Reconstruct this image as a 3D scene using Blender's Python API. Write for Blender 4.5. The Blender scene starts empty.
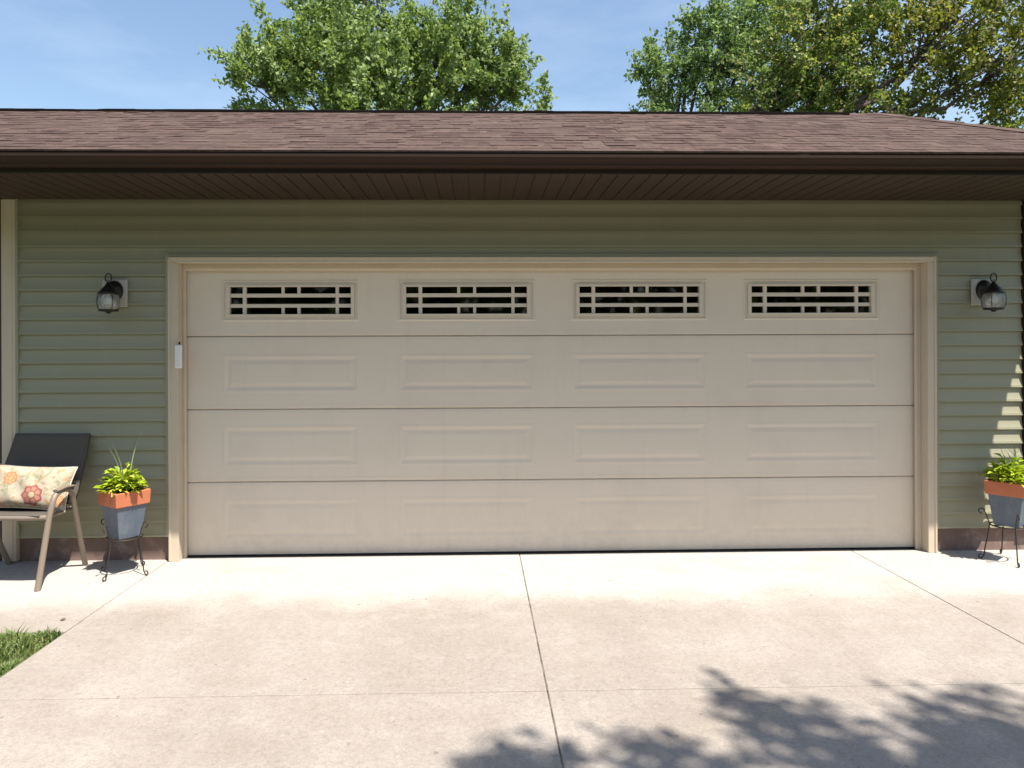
import bpy, math, random
import numpy as np
from mathutils import Vector, Matrix

S = bpy.context.scene
R = math.radians

# ------------------------------------------------------------------ camera, sky, sun, exposure
cam_d = bpy.data.cameras.new("camera")
cam = bpy.data.objects.new("camera", cam_d)
S.collection.objects.link(cam)
cam_d.sensor_width = 36.0
cam_d.lens = 720.0 / 1024.0 * 36.0
cam_d.shift_x, cam_d.shift_y = 0.0157, -0.0361
cam_d.clip_start, cam_d.clip_end = 0.05, 3000
cam.matrix_world = (Matrix.Translation((0, -5.14, 1.497)) @ Matrix.Rotation(R(-1.5), 4, 'Z')
                    @ Matrix.Rotation(R(90), 4, 'X') @ Matrix.Rotation(R(-0.23), 4, 'Z'))
S.camera = cam

SUN = Vector((0.3325, -0.38, 1.0)).normalized()
elev = math.asin(SUN.z)
azim = math.atan2(SUN.x, SUN.y)
world = bpy.data.worlds.new("World")
S.world = world
world.use_nodes = True
wt = world.node_tree
wt.nodes.clear()
wo = wt.nodes.new("ShaderNodeOutputWorld")
bg = wt.nodes.new("ShaderNodeBackground")
sky = wt.nodes.new("ShaderNodeTexSky")
sky.sky_type = 'NISHITA'
sky.sun_disc = False
sky.sun_elevation = elev
sky.sun_rotation = azim
sky.air_density = 1.25
sky.dust_density = 0.9
sky.ozone_density = 1.6
# thin cirrus: noise over the sky direction, whitening the sky a little
tc = wt.nodes.new("ShaderNodeTexCoord")
mp = wt.nodes.new("ShaderNodeMapping")
mp.inputs['Scale'].default_value = (2.0, 2.0, 6.5)
mp.inputs['Location'].default_value = (0.35, 0.0, 0.1)
nz = wt.nodes.new("ShaderNodeTexNoise")
nz.inputs['Scale'].default_value = 1.6
nz.inputs['Detail'].default_value = 7
nz.inputs['Roughness'].default_value = 0.6
cr = wt.nodes.new("ShaderNodeValToRGB")
cr.color_ramp.elements[0].position = 0.44
cr.color_ramp.elements[0].color = (0, 0, 0, 1)
cr.color_ramp.elements[1].position = 0.80
cr.color_ramp.elements[1].color = (0.17, 0.17, 0.17, 1)
mxs = wt.nodes.new("ShaderNodeMix")
mxs.data_type = 'RGBA'
mxs.inputs[7].default_value = (7.5, 7.9, 8.4, 1)
wt.links.new(tc.outputs['Generated'], mp.inputs['Vector'])
wt.links.new(mp.outputs[0], nz.inputs['Vector'])
wt.links.new(nz.outputs['Fac'], cr.inputs[0])
wt.links.new(cr.outputs[0], mxs.inputs[0])
wt.links.new(sky.outputs[0], mxs.inputs[6])
wt.links.new(mxs.outputs[2], bg.inputs['Color'])
bg.inputs['Strength'].default_value = 0.098
wt.links.new(bg.outputs[0], wo.inputs[0])

sun_d = bpy.data.lights.new("sun", 'SUN')
sun_d.energy = 4.8
sun_d.angle = R(0.53)
sun_d.color = (1.0, 0.95, 0.87)
sun = bpy.data.objects.new("sun", sun_d)
sun.rotation_euler = SUN.to_track_quat('Z', 'Y').to_euler()
sun.location = (6, -8, 14)
S.collection.objects.link(sun)

S.view_settings.view_transform = 'Standard'
S.view_settings.look = 'None'
S.view_settings.exposure = 1.0
S.view_settings.gamma = 1.0
S.view_settings.use_curve_mapping = False
S.render.engine = 'CYCLES'
S.cycles.max_bounces = 8
S.cycles.transparent_max_bounces = 12
S.cycles.use_denoising = True

# ------------------------------------------------------------------ helpers
def link(o, parent=None):
    S.collection.objects.link(o)
    if parent:
        o.parent = parent
    return o

def tag(o, label=None, cat=None, group=None, kind=None):
    if label: o["label"] = label
    if cat: o["category"] = cat
    if group: o["group"] = group
    if kind: o["kind"] = kind
    return o

def empty(name, loc=(0, 0, 0), rz=0.0, label=None, cat=None, group=None):
    o = bpy.data.objects.new(name, None)
    o.location = loc
    o.rotation_euler = (0, 0, rz)
    o.empty_display_size = 0.1
    link(o)
    return tag(o, label, cat, group)

def copy_tree(o, parent=None):
    c = o.copy()
    link(c, parent)
    for ch in list(o.children):
        copy_tree(ch, c)
    return c

class MB:
    def __init__(self):
        self.v, self.f, self.sm, self.mi = [], [], [], []
    def add(self, vs, fs, smooth=False, mi=0):
        b = len(self.v)
        self.v += [tuple(p) for p in vs]
        for f in fs:
            self.f.append(tuple(b + i for i in f))
            self.sm.append(smooth)
            self.mi.append(mi)
    def box(self, x0, x1, y0, y1, z0, z1, M=None, mi=0):
        vs = [Vector((x, y, z)) for x in (x0, x1) for y in (y0, y1) for z in (z0, z1)]
        if M is not None: vs = [M @ p for p in vs]
        self.add(vs, [(0, 1, 3, 2), (4, 6, 7, 5), (0, 4, 5, 1), (2, 3, 7, 6), (0, 2, 6, 4), (1, 5, 7, 3)], mi=mi)
    def tube(self, pts, rad, n=10, caps=True, flat=1.0):
        pts = [Vector(p) for p in pts]
        if not hasattr(rad, '__len__'): rad = [rad] * len(pts)
        vs, fs = [], []
        up = None
        for i, p in enumerate(pts):
            if i == 0: t = pts[1] - p
            elif i == len(pts) - 1: t = p - pts[i - 1]
            else: t = (pts[i + 1] - p).normalized() + (p - pts[i - 1]).normalized()
            t.normalize()
            if up is None:
                up = Vector((0, 0, 1)) if abs(t.z) < 0.9 else Vector((1, 0, 0))
            a = t.cross(up)
            if a.length < 1e-6: a = t.orthogonal()
            a.normalize()
            b = a.cross(t).normalized()
            up = b
            for k in range(n):
                q = 2 * math.pi * k / n
                vs.append(p + (a * math.cos(q) + b * math.sin(q) * flat) * rad[i])
        for i in range(len(pts) - 1):
            for k in range(n):
                k2 = (k + 1) % n
                fs.append((i * n + k, i * n + k2, (i + 1) * n + k2, (i + 1) * n + k))
        self.add(vs, fs, True)
        if caps:
            self.add(vs[:n], [tuple(reversed(range(n)))])
            self.add(vs[-n:], [tuple(range(n))])
    def lathe(self, prof, c=(0, 0, 0), n=24, smooth=True):
        vs, fs = [], []
        for r, z in prof:
            for k in range(n):
                q = 2 * math.pi * k / n
                vs.append((c[0] + r * math.cos(q), c[1] + r * math.sin(q), c[2] + z))
        for i in range(len(prof) - 1):
            for k in range(n):
                k2 = (k + 1) % n
                fs.append((i * n + k, i * n + k2, (i + 1) * n + k2, (i + 1) * n + k))
        self.add(vs, fs, smooth)
    def prism_x(self, poly, x0, x1, closed=True, caps=True):
        n = len(poly)
        vs = [(x0, y, z) for y, z in poly] + [(x1, y, z) for y, z in poly]
        fs = [(i, (i + 1) % n, n + (i + 1) % n, n + i) for i in range(n if closed else n - 1)]
        if caps and closed:
            fs += [tuple(reversed(range(n))), tuple(range(n, 2 * n))]
        self.add(vs, fs)
    def build(self, name, mat, parent=None, bevel=0.0, fix=True):
        me = bpy.data.meshes.new(name)
        me.from_pydata(self.v, [], self.f)
        for m in (mat if isinstance(mat, (list, tuple)) else [mat]):
            me.materials.append(m)
        me.polygons.foreach_set('use_smooth', self.sm)
        me.polygons.foreach_set('material_index', self.mi)
        if fix:
            import bmesh
            bm = bmesh.new(); bm.from_mesh(me)
            bmesh.ops.recalc_face_normals(bm, faces=bm.faces)
            bm.to_mesh(me); bm.free()
        me.update()
        o = bpy.data.objects.new(name, me)
        link(o, parent)
        if bevel:
            m = o.modifiers.new('bevel', 'BEVEL')
            m.width = bevel; m.segments = 2; m.limit_method = 'ANGLE'; m.angle_limit = R(40)
        return o

class NT:
    """small node-tree writer"""
    def __init__(self, name):
        self.m = bpy.data.materials.new(name)
        self.m.use_nodes = True
        self.t = self.m.node_tree
        self.p = self.t.nodes['Principled BSDF']
        self.co = self.t.nodes.new('ShaderNodeTexCoord').outputs['Object']
    def n(self, typ, **kw):
        nd = self.t.nodes.new(typ)
        for k, v in kw.items():
            if k.startswith('_'): setattr(nd, k[1:], v)
            else: nd.inputs[k.replace('_', ' ')].default_value = v
        return nd
    def l(self, a, b): self.t.links.new(a, b)
    def map(self, scale=(1, 1, 1), loc=(0, 0, 0), src=None):
        m = self.n('ShaderNodeMapping')
        m.inputs['Scale'].default_value = scale
        m.inputs['Location'].default_value = loc
        self.l(src or self.co, m.inputs['Vector'])
        return m.outputs[0]
    def noise(self, scale, detail=4, rough=0.55, vec=None):
        x = self.n('ShaderNodeTexNoise', Scale=scale, Detail=detail, Roughness=rough)
        self.l(vec or self.co, x.inputs['Vector'])
        return x.outputs['Fac']
    def ramp(self, fac, stops):
        r = self.n('ShaderNodeValToRGB')
        e = r.color_ramp.elements
        while len(e) < len(stops): e.new(0.5)
        for el, (p, c) in zip(e, stops):
            el.position = p
            el.color = (c[0], c[1], c[2], 1) if hasattr(c, '__len__') else (c, c, c, 1)
        self.l(fac, r.inputs[0])
        return r.outputs[0]
    def mix(self, fac, a, b, mode='MIX'):
        m = self.n('ShaderNodeMix', _data_type='RGBA', _blend_type=mode)
        for s, i in ((fac, 0), (a, 6), (b, 7)):
            if hasattr(s, 'is_linked'): self.l(s, m.inputs[i])
            elif hasattr(s, '__len__'): m.inputs[i].default_value = (s[0], s[1], s[2], 1)
            else: m.inputs[i].default_value = s if i == 0 else (s, s, s, 1)
        return m.outputs[2]
    def math(self, op, a, b=0.0, clamp=False):
        m = self.n('ShaderNodeMath', _operation=op, _use_clamp=clamp)
        for i, s in enumerate((a, b)):
            if hasattr(s, 'is_linked'): self.l(s, m.inputs[i])
            else: m.inputs[i].default_value = s
        return m.outputs[0]
    def bump(self, h, strength=0.3, dist=0.01, prev=None):
        b = self.n('ShaderNodeBump', Strength=strength, Distance=dist)
        self.l(h, b.inputs['Height'])
        if prev is not None: self.l(prev, b.inputs['Normal'])
        self.l(b.outputs[0], self.p.inputs['Normal'])
        return b.outputs[0]
    def set(self, color=None, rough=None, **kw):
        for s, nm in ((color, 'Base Color'), (rough, 'Roughness')):
            if s is None: continue
            if hasattr(s, 'is_linked'): self.l(s, self.p.inputs[nm])
            elif hasattr(s, '__len__'): self.p.inputs[nm].default_value = (s[0], s[1], s[2], 1)
            else: self.p.inputs[nm].default_value = s
        for k, v in kw.items():
            self.p.inputs[k.replace('_', ' ')].default_value = v
        return self.m

def paint(name, c, rough=0.5, var=0.10, scale=3.0, bump=0.08, bscale=60, dirt=None, **kw):
    t = NT(name)
    col = t.mix(t.noise(scale, 5), [x * (1 - var) for x in c], [min(1, x * (1 + var)) for x in c])
    if dirt:
        col = t.mix(t.ramp(t.noise(dirt[1], 6, 0.65), [(0.52, 0), (0.75, dirt[2])]), col, dirt[0])
    t.set(col, rough, **kw)
    if bump: t.bump(t.noise(bscale, 3), bump, 0.004)
    return t.m

def leafmat(name, stops, rough=0.5, trans=0.5):
    t = NT(name)
    g = t.n('ShaderNodeNewGeometry')
    col = t.ramp(g.outputs['Random Per Island'], stops)
    big = t.noise(0.7, 3)
    col = t.mix(t.ramp(big, [(0.35, 0), (0.65, 1)]), t.mix(1.0, col, (0.78, 0.85, 0.8), 'MULTIPLY'), col)
    t.set(col, rough)
    t.p.inputs['Specular IOR Level'].default_value = 0.35
    tr = t.n('ShaderNodeBsdfTranslucent')
    t.l(t.mix(1.0, col, (1.0, 1.0, 0.55), 'MULTIPLY'), tr.inputs['Color'])
    ms = t.n('ShaderNodeMixShader')
    ms.inputs[0].default_value = trans
    t.l(t.p.outputs[0], ms.inputs[1]); t.l(tr.outputs[0], ms.inputs[2])
    t.l(ms.outputs[0], t.t.nodes['Material Output'].inputs['Surface'])
    return t.m

# ------------------------------------------------------------------ materials
def make_concrete():
    t = NT('concrete')
    base = t.mix(t.ramp(t.noise(0.8, 6, 0.6), [(0.32, 0), (0.68, 1)]), (0.284, 0.245, 0.206), (0.364, 0.323, 0.284))
    base = t.mix(t.ramp(t.noise(3.0, 7, 0.72), [(0.42, 0.0), (0.74, 0.55)]), base, (0.261, 0.213, 0.174))
    base = t.mix(t.ramp(t.noise(5.5, 7, 0.75, t.map((1, 1, 1), (7, 3, 0))), [(0.52, 0.0), (0.78, 0.5)]), base, (0.418, 0.381, 0.345))
    # tyre wear running down the drive
    sep = t.n('ShaderNodeSeparateXYZ'); t.l(t.co, sep.inputs[0])
    st = t.noise(1.0, 4, 0.6, t.map((1.9, 0.22, 1)))
    base = t.mix(t.ramp(st, [(0.48, 0.0), (0.72, 0.30)]), base, (0.234, 0.196, 0.166))
    # paler strip along the house: a bright exposure halo put into the colour
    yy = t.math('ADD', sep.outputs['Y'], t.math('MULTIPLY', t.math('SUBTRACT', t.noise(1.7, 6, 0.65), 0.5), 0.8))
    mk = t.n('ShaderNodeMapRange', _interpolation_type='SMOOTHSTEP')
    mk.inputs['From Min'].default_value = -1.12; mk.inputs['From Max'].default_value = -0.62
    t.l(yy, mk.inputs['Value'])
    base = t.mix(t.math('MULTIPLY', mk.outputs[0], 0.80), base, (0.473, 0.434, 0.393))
    # fine aggregate: two grain sizes, low contrast
    v = t.n('ShaderNodeTexVoronoi', Scale=170.0); t.l(t.co, v.inputs['Vector'])
    sepc = t.n('ShaderNodeSeparateColor'); t.l(v.outputs['Color'], sepc.inputs[0])
    base = t.mix(0.55, base, t.ramp(sepc.outputs[0], [(0.0, 0.80), (0.5, 1.0), (1.0, 1.12)]), 'MULTIPLY')
    fine = t.noise(52, 5, 0.85)
    base = t.mix(1.0, base, t.ramp(fine, [(0.30, 0.80), (0.64, 1.07)]), 'MULTIPLY')
    mid = t.noise(24, 6, 0.78)
    base = t.mix(1.0, base, t.ramp(mid, [(0.34, 0.84), (0.50, 1.0), (0.68, 1.06)]), 'MULTIPLY')
    # scattered dark pits and flecks, uneven in size
    v2 = t.n('ShaderNodeTexVoronoi', Scale=13.0, Randomness=1.0); t.l(t.co, v2.inputs['Vector'])
    sc2 = t.n('ShaderNodeSeparateColor'); t.l(v2.outputs['Color'], sc2.inputs[0])
    pit = t.math('MULTIPLY', t.math('LESS_THAN', v2.outputs['Distance'], t.math('MULTIPLY', sc2.outputs[0], 0.13)), t.math('GREATER_THAN', sc2.outputs[1], 0.70))
    base = t.mix(t.math('MULTIPLY', pit, 0.55), base, (0.12, 0.10, 0.085))
    # a few faint drip and oil stains
    base = t.mix(t.ramp(t.noise(1.15, 3, 0.5, t.map((1, 1, 1), (2.3, 5.1, 0))), [(0.60, 0.0), (0.74, 0.30)]), base, (0.20, 0.165, 0.13))
    # hairline cracks
    ck = t.n('ShaderNodeTexVoronoi', Scale=0.42, _feature='DISTANCE_TO_EDGE')
    wv = t.n('ShaderNodeTexNoise', Scale=2.2, Detail=8, Roughness=0.65); t.l(t.co, wv.inputs['Vector'])
    wm = t.n('ShaderNodeVectorMath', _operation='ADD'); t.l(t.co, wm.inputs[0]); t.l(wv.outputs['Color'], wm.inputs[1])
    t.l(wm.outputs[0], ck.inputs['Vector'])
    ckm = t.math('MULTIPLY', t.math('LESS_THAN', ck.outputs['Distance'], 0.0011), t.ramp(t.noise(0.7, 3), [(0.5, 0), (0.6, 1)]))
    base = t.mix(t.math('MULTIPLY', ckm, 0.45), base, (0.10, 0.08, 0.065))
    t.set(base, 0.88)
    t.p.inputs['Specular IOR Level'].default_value = 0.25
    b = t.bump(fine, 0.25, 0.004)
    t.bump(t.noise(190, 2), 0.25, 0.002, b)
    return t.m
M_concrete = make_concrete()

def make_siding(name, c):
    t = NT(name)
    col = t.mix(t.noise(1.3, 4), [x * 0.93 for x in c], [x * 1.05 for x in c])
    col = t.mix(t.ramp(t.noise(1.0, 5, 0.6, t.map((0.6, 1, 14))), [(0.4, 0), (0.75, 0.22)]), col, [x * 0.84 for x in c])
    # chalky drip marks
    col = t.mix(t.ramp(t.noise(1.0, 6, 0.7, t.map((7, 1, 0.7))), [(0.55, 0), (0.8, 0.22)]), col, (0.40, 0.39, 0.33))
    t.set(col, 0.55)
    b = t.bump(t.noise(1.0, 3, 0.6, t.map((5, 5, 90))), 0.10, 0.004)
    t.bump(t.noise(1.6, 2), 0.5, 0.012, b)
    return t.m
M_siding = make_siding('sage_vinyl_siding', (0.304, 0.288, 0.194))
def make_door():
    t = NT('almond_door_paint')
    c = (0.70, 0.605, 0.495)
    col = t.mix(t.noise(1.2, 5), [x * 0.97 for x in c], [x * 1.03 for x in c])
    col = t.mix(t.ramp(t.noise(1.6, 6, 0.65), [(0.50, 0), (0.75, 0.40)]), col, (0.58, 0.49, 0.405))
    sep = t.n('ShaderNodeSeparateXYZ'); t.l(t.co, sep.inputs[0])
    low = t.n('ShaderNodeMapRange'); low.inputs['From Min'].default_value = 0.42; low.inputs['From Max'].default_value = 0.0
    t.l(sep.outputs['Z'], low.inputs['Value'])
    sp = t.math('MULTIPLY', low.outputs[0], t.ramp(t.noise(13, 6, 0.75), [(0.42, 0), (0.7, 0.3)]))
    col = t.mix(sp, col, (0.42, 0.36, 0.30))
    dr = t.ramp(t.noise(1.0, 5, 0.7, t.map((11, 1, 0.9))), [(0.55, 0), (0.8, 0.28)])
    col = t.mix(dr, col, (0.56, 0.475, 0.39))
    t.set(col, 0.5)
    b = t.bump(t.noise(1.0, 4, 0.7, t.map((7, 7, 130))), 0.16, 0.003)
    t.bump(t.noise(2.2, 2), 0.22, 0.010, b)
    return t.m
M_door = make_door()
M_trim = paint('almond_trim', (0.55, 0.462, 0.35), 0.5, 0.05, 2.5, 0.05, 80, dirt=((0.42, 0.34, 0.26), 3.0, 0.5))
M_grille = paint('cream_grille', (0.66, 0.58, 0.475), 0.5, 0.03, 6)
M_brown = paint('brown_aluminium', (0.034, 0.018, 0.011), 0.6, 0.14, 2.0, 0.05, 40)
M_brown.node_tree.nodes['Principled BSDF'].inputs['Specular IOR Level'].default_value = 0.22
M_fascia = paint('shaded_brown_fascia', (0.014, 0.008, 0.005), 0.7, 0.14, 2.0, 0.05, 40)  # brown painted darker for the shade under the gutter
M_soffit = paint('brown_soffit', (0.035, 0.018, 0.0105), 0.55, 0.12, 2.0, 0.05, 40)
M_found = paint('brown_foundation', (0.175, 0.115, 0.095), 0.85, 0.16, 5.0, 0.5, 26, dirt=((0.40, 0.33, 0.29), 9.0, 0.6))
M_black = paint('black_rubber', (0.030, 0.026, 0.023), 0.8, 0.1, 8, 0)
M_dark = paint('unlit_interior', (0.05, 0.045, 0.04), 0.9, 0.1, 2, 0)
M_white = paint('white_plastic', (0.74, 0.73, 0.71), 0.4, 0.03, 6, 0)
def make_joint():
    t = NT('joint_filler')
    t.set(t.mix(t.ramp(t.noise(9, 6, 0.8), [(0.40, 0), (0.62, 1)]), (0.055, 0.042, 0.032), (0.21, 0.18, 0.15)), 0.95)
    return t.m
M_joint = make_joint()
M_bronze = paint('bronze_metal', (0.030, 0.024, 0.020), 0.4, 0.25, 18, 0.1, 120, Metallic=0.6)
M_block = paint('lamp_block', (0.43, 0.41, 0.36), 0.55, 0.04, 5, 0)
M_frame = paint('tan_chair_frame', (0.215, 0.17, 0.13), 0.45, 0.06, 8, 0.04, 90)
M_wire = paint('dark_wire', (0.035, 0.03, 0.028), 0.55, 0.3, 25, 0.1, 200, Metallic=0.4)
M_soil = paint('potting_soil', (0.035, 0.024, 0.017), 0.95, 0.4, 30, 0.9, 70)
M_bark = paint('bark', (0.085, 0.066, 0.050), 0.9, 0.3, 6, 0.9, 18)
M_brownwall = paint('dark_brown_boards', (0.05, 0.030, 0.022), 0.6, 0.2, 3, 0.2, 20)

def make_terracotta():
    t = NT('terracotta')
    c = t.mix(t.noise(9, 6, 0.65), (0.40, 0.115, 0.050), (0.53, 0.18, 0.085))
    c = t.mix(t.ramp(t.noise(22, 5, 0.7), [(0.56, 0), (0.72, 0.45)]), c, (0.28, 0.10, 0.06))
    t.set(c, 0.75); t.bump(t.noise(70, 3), 0.2, 0.004)
    return t.m
M_terra = make_terracotta()
def make_glaze():
    t = NT('blue_grey_glaze')
    c = t.mix(t.noise(5, 6, 0.65), (0.050, 0.068, 0.096), (0.115, 0.145, 0.190))
    c = t.mix(t.ramp(t.noise(12, 6, 0.7, t.map((1, 1, 0.35))), [(0.52, 0), (0.75, 0.4)]), c, (0.24, 0.24, 0.235))
    t.set(c, 0.38); t.bump(t.noise(14, 4), 0.15, 0.006)
    return t.m
M_glaze = make_glaze()

def make_shingle():
    t = NT('brown_asphalt_shingle')
    g = t.n('ShaderNodeNewGeometry')
    col = t.ramp(g.outputs['Random Per Island'], [(0.0, (0.058, 0.036, 0.030)), (0.3, (0.076, 0.049, 0.041)),
                 (0.6, (0.091, 0.059, 0.049)), (0.85, (0.086, 0.056, 0.044)), (1.0, (0.108, 0.073, 0.060))])
    col = t.mix(1.0, col, t.ramp(t.noise(24, 6, 0.85, t.map((1, 1.6, 1.6))), [(0.34, 0.52), (0.50, 1.0), (0.66, 1.42)]), 'MULTIPLY')
    col = t.mix(t.ramp(t.noise(1.1, 5), [(0.4, 0), (0.7, 0.35)]), col, (0.085, 0.064, 0.053))
    t.set(col, 0.95)
    t.p.inputs['Specular IOR Level'].default_value = 0.15
    t.bump(t.noise(220, 2), 0.5, 0.004)
    return t.m
M_shingle = make_shingle()

def make_sling():
    t = NT('charcoal_sling')
    w = t.n('ShaderNodeTexWave', Scale=160.0); t.l(t.co, w.inputs['Vector'])
    c = t.mix(w.outputs['Fac'], (0.066, 0.055, 0.044), (0.105, 0.089, 0.073))
    c = t.mix(t.ramp(t.noise(6, 4), [(0.4, 0), (0.75, 0.3)]), c, (0.09, 0.08, 0.07))
    t.set(c, 0.8); t.bump(w.outputs['Fac'], 0.2, 0.002)
    return t.m
M_sling = make_sling()

def make_glass(name, rough=0.02, tint=(0.55, 0.58, 0.58), ior=1.45, milky=0.0):
    """thin pane: clear straight through, with a Fresnel reflection"""
    t = NT(name)
    tr = t.n('ShaderNodeBsdfTransparent'); tr.inputs[0].default_value = (*tint, 1)
    gl = t.n('ShaderNodeBsdfGlossy', Roughness=rough)
    fr = t.n('ShaderNodeFresnel', IOR=ior)
    ms = t.n('ShaderNodeMixShader')
    t.l(fr.outputs[0], ms.inputs[0]); t.l(tr.outputs[0], ms.inputs[1]); t.l(gl.outputs[0], ms.inputs[2])
    out = ms.outputs[0]
    if milky:
        df = t.n('ShaderNodeBsdfDiffuse'); df.inputs[0].default_value = (0.75, 0.75, 0.72, 1)
        m2 = t.n('ShaderNodeMixShader'); m2.inputs[0].default_value = milky
        t.l(out, m2.inputs[1]); t.l(df.outputs[0], m2.inputs[2]); out = m2.outputs[0]
    t.l(out, t.t.nodes['Material Output'].inputs['Surface'])
    return t.m
M_pane = make_glass('window_glass', 0.03, (0.45, 0.47, 0.46))
M_globe = make_glass('lantern_glass', 0.10, (0.86, 0.87, 0.84), 1.5, 0.22)
M_bulb = paint('frosted_bulb', (0.75, 0.73, 0.68), 0.35, 0.02, 5, 0)

def make_lawn():
    t = NT('lawn_turf')
    c = t.mix(t.noise(0.6, 6), (0.055, 0.085, 0.022), (0.10, 0.125, 0.04))
    c = t.mix(t.ramp(t.noise(14, 4, 0.7), [(0.45, 0), (0.75, 0.7)]), c, (0.13, 0.105, 0.06))
    t.set(c, 0.9); t.bump(t.noise(60, 4), 0.8, 0.03)
    return t.m
M_lawn = make_lawn()
M_grass = leafmat('grass_blades', [(0, (0.11, 0.17, 0.04)), (0.5, (0.19, 0.25, 0.07)), (0.8, (0.27, 0.31, 0.11)), (0.92, (0.28, 0.24, 0.10)), (1, (0.32, 0.25, 0.13))], 0.6, 0.3)
M_maple = leafmat('maple_leaves', [(0, (0.122, 0.187, 0.054)), (0.35, (0.214, 0.299, 0.098)), (0.7, (0.297, 0.384, 0.141)), (1, (0.445, 0.526, 0.245))])
M_elm = leafmat('elm_leaves', [(0, (0.100, 0.168, 0.061)), (0.4, (0.180, 0.270, 0.103)), (0.8, (0.271, 0.359, 0.155)), (1, (0.424, 0.493, 0.259))])
M_oak = leafmat('oak_leaves', [(0, (0.093, 0.144, 0.030)), (0.4, (0.171, 0.246, 0.059)), (0.72, (0.256, 0.314, 0.087)), (0.88, (0.384, 0.305, 0.147)), (1, (0.600, 0.626, 0.224))])
M_lime = leafmat('lime_leaves', [(0, (0.20, 0.30, 0.02)), (0.4, (0.40, 0.50, 0.03)), (0.8, (0.54, 0.60, 0.05)), (1, (0.62, 0.66, 0.12))], 0.45, 0.3)
M_spike = leafmat('spike_leaves', [(0, (0.25, 0.29, 0.13)), (0.6, (0.43, 0.45, 0.28)), (1, (0.50, 0.50, 0.34))], 0.5, 0.25)
M_petal = paint('dark_red_petals', (0.22, 0.02, 0.03), 0.6, 0.3, 30, 0)
M_dry = paint('dry_leaf', (0.16, 0.10, 0.055), 0.8, 0.3, 40, 0)

# ------------------------------------------------------------------ ground
def sheet(name, x0, x1, y0, y1, z, m, kind='structure'):
    b = MB(); b.add([(x0, y0, z), (x1, y0, z), (x1, y1, z), (x0, y1, z)], [(0, 1, 2, 3)])
    return tag(b.build(name, m), kind=kind)
sheet('ground', -900, 900, -900, 900, -0.06, M_lawn)

b = MB()
xs = [(-2.180, 0.2972), (0.3028, 2.7270), (2.7320, 4.75)]
ys = [(-2.011, 0.055), (-5.2, -2.015), (-8.6, -5.205), (-14.0, -8.605)]
for x0, x1 in xs:
    for y0, y1 in ys:
        b.box(x0, x1, y0, y1, -0.12, 0.0)
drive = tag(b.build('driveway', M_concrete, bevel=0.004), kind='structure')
b = MB()
b.box(0.2973, 0.3027, -14, 0.05, -0.1, -0.004)
b.box(2.7272, 2.7318, -14, 0.05, -0.1, -0.004)
b.box(-2.1868, -2.1802, -1.28, 0.05, -0.1, -0.004)
for y in (-2.013, -5.2025, -8.6025):
    for x0, x1 in xs: b.box(x0 + 0.001, x1 - 0.001, y - 0.0018, y + 0.0018, -0.1, -0.003)
b.build('joint_filler', M_joint, drive)
b = MB()
b.box(-9.0, -2.187, -1.27, 0.055, -0.12, 0.0)
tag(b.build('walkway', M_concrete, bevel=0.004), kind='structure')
b = MB(); b.box(-2.175, 3.3, 0.06, 6.3, -0.12, -0.004)
tag(b.build('garage_floor', M_dark), kind='structure')

# turf beside the drive, with a ragged soil edge
def grass_blades():
    rng = np.random.default_rng(4)
    n = 30000
    x = -2.20 - rng.random(n) ** 1.7 * 3.2
    y = -1.285 - rng.random(n) ** 1.3 * 3.2
    edge = np.minimum(-2.19 - x, -1.275 - y)
    keep = (edge > 0.005) & ((edge > 0.05) | (rng.random(n) < 0.55))
    x, y, edge = x[keep], y[keep], edge[keep]; n = len(x)
    clump = 0.65 + 0.5 * np.sin(x * 21 + 2 * np.sin(y * 13)) * np.sin(y * 17 + x * 5)
    h = (0.045 + 0.065 * rng.random(n)) * np.clip(clump, 0.4, 1.3) * np.clip(edge / 0.12, 0.45, 1)
    a = rng.random(n) * 6.283; w = 0.0028 + 0.002 * rng.random(n)
    lean = h * (0.2 + 0.8 * rng.random(n)); la = rng.random(n) * 6.283
    z0 = -0.014
    V = np.zeros((n, 5, 3))
    dx, dy = np.cos(a) * w, np.sin(a) * w
    lx, ly = np.cos(la) * lean, np.sin(la) * lean
    V[:, 0] = np.stack([x - dx, y - dy, np.full(n, z0)], 1)
    V[:, 1] = np.stack([x + dx, y + dy, np.full(n, z0)], 1)
    V[:, 2] = np.stack([x + dx * .8 + lx * .35, y + dy * .8 + ly * .35, z0 + h * .65], 1)
    V[:, 3] = np.stack([x - dx * .8 + lx * .35, y - dy * .8 + ly * .35, z0 + h * .65], 1)
    V[:, 4] = np.stack([x + lx, y + ly, z0 + h], 1)
    base = np.arange(n)[:, None] * 5
    F = [tuple(r) for r in (base + np.array([[0, 1, 2, 3]])).tolist()] + [tuple(r) for r in (base + np.array([[3, 2, 4]])).tolist()]
    me = bpy.data.meshes.new('lawn_grass'); me.from_pydata(V.reshape(-1, 3).tolist(), [], F); me.materials.append(M_grass)
    return link(bpy.data.objects.new('lawn_grass', me))
tag(grass_blades(), kind='stuff')
b = MB(); b.box(-9, -2.186, -14, -1.275, -0.09, -0.012)
tag(b.build('lawn', M_lawn), kind='structure')

# ------------------------------------------------------------------ house
house = empty('house', (0, 0, 0), 0, 'single storey house with sage green siding, brown hip roof and wide almond garage door', 'house')
XL, XR = -3.224, 3.962          # siding field between the corner trims
DL, DR = -2.168, 3.313          # outer edges of the door casing
ZH = 2.139                      # top of the header casing
ZS = 2.545                      # soffit
Z0, CO = 0.172, 0.1018

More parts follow.
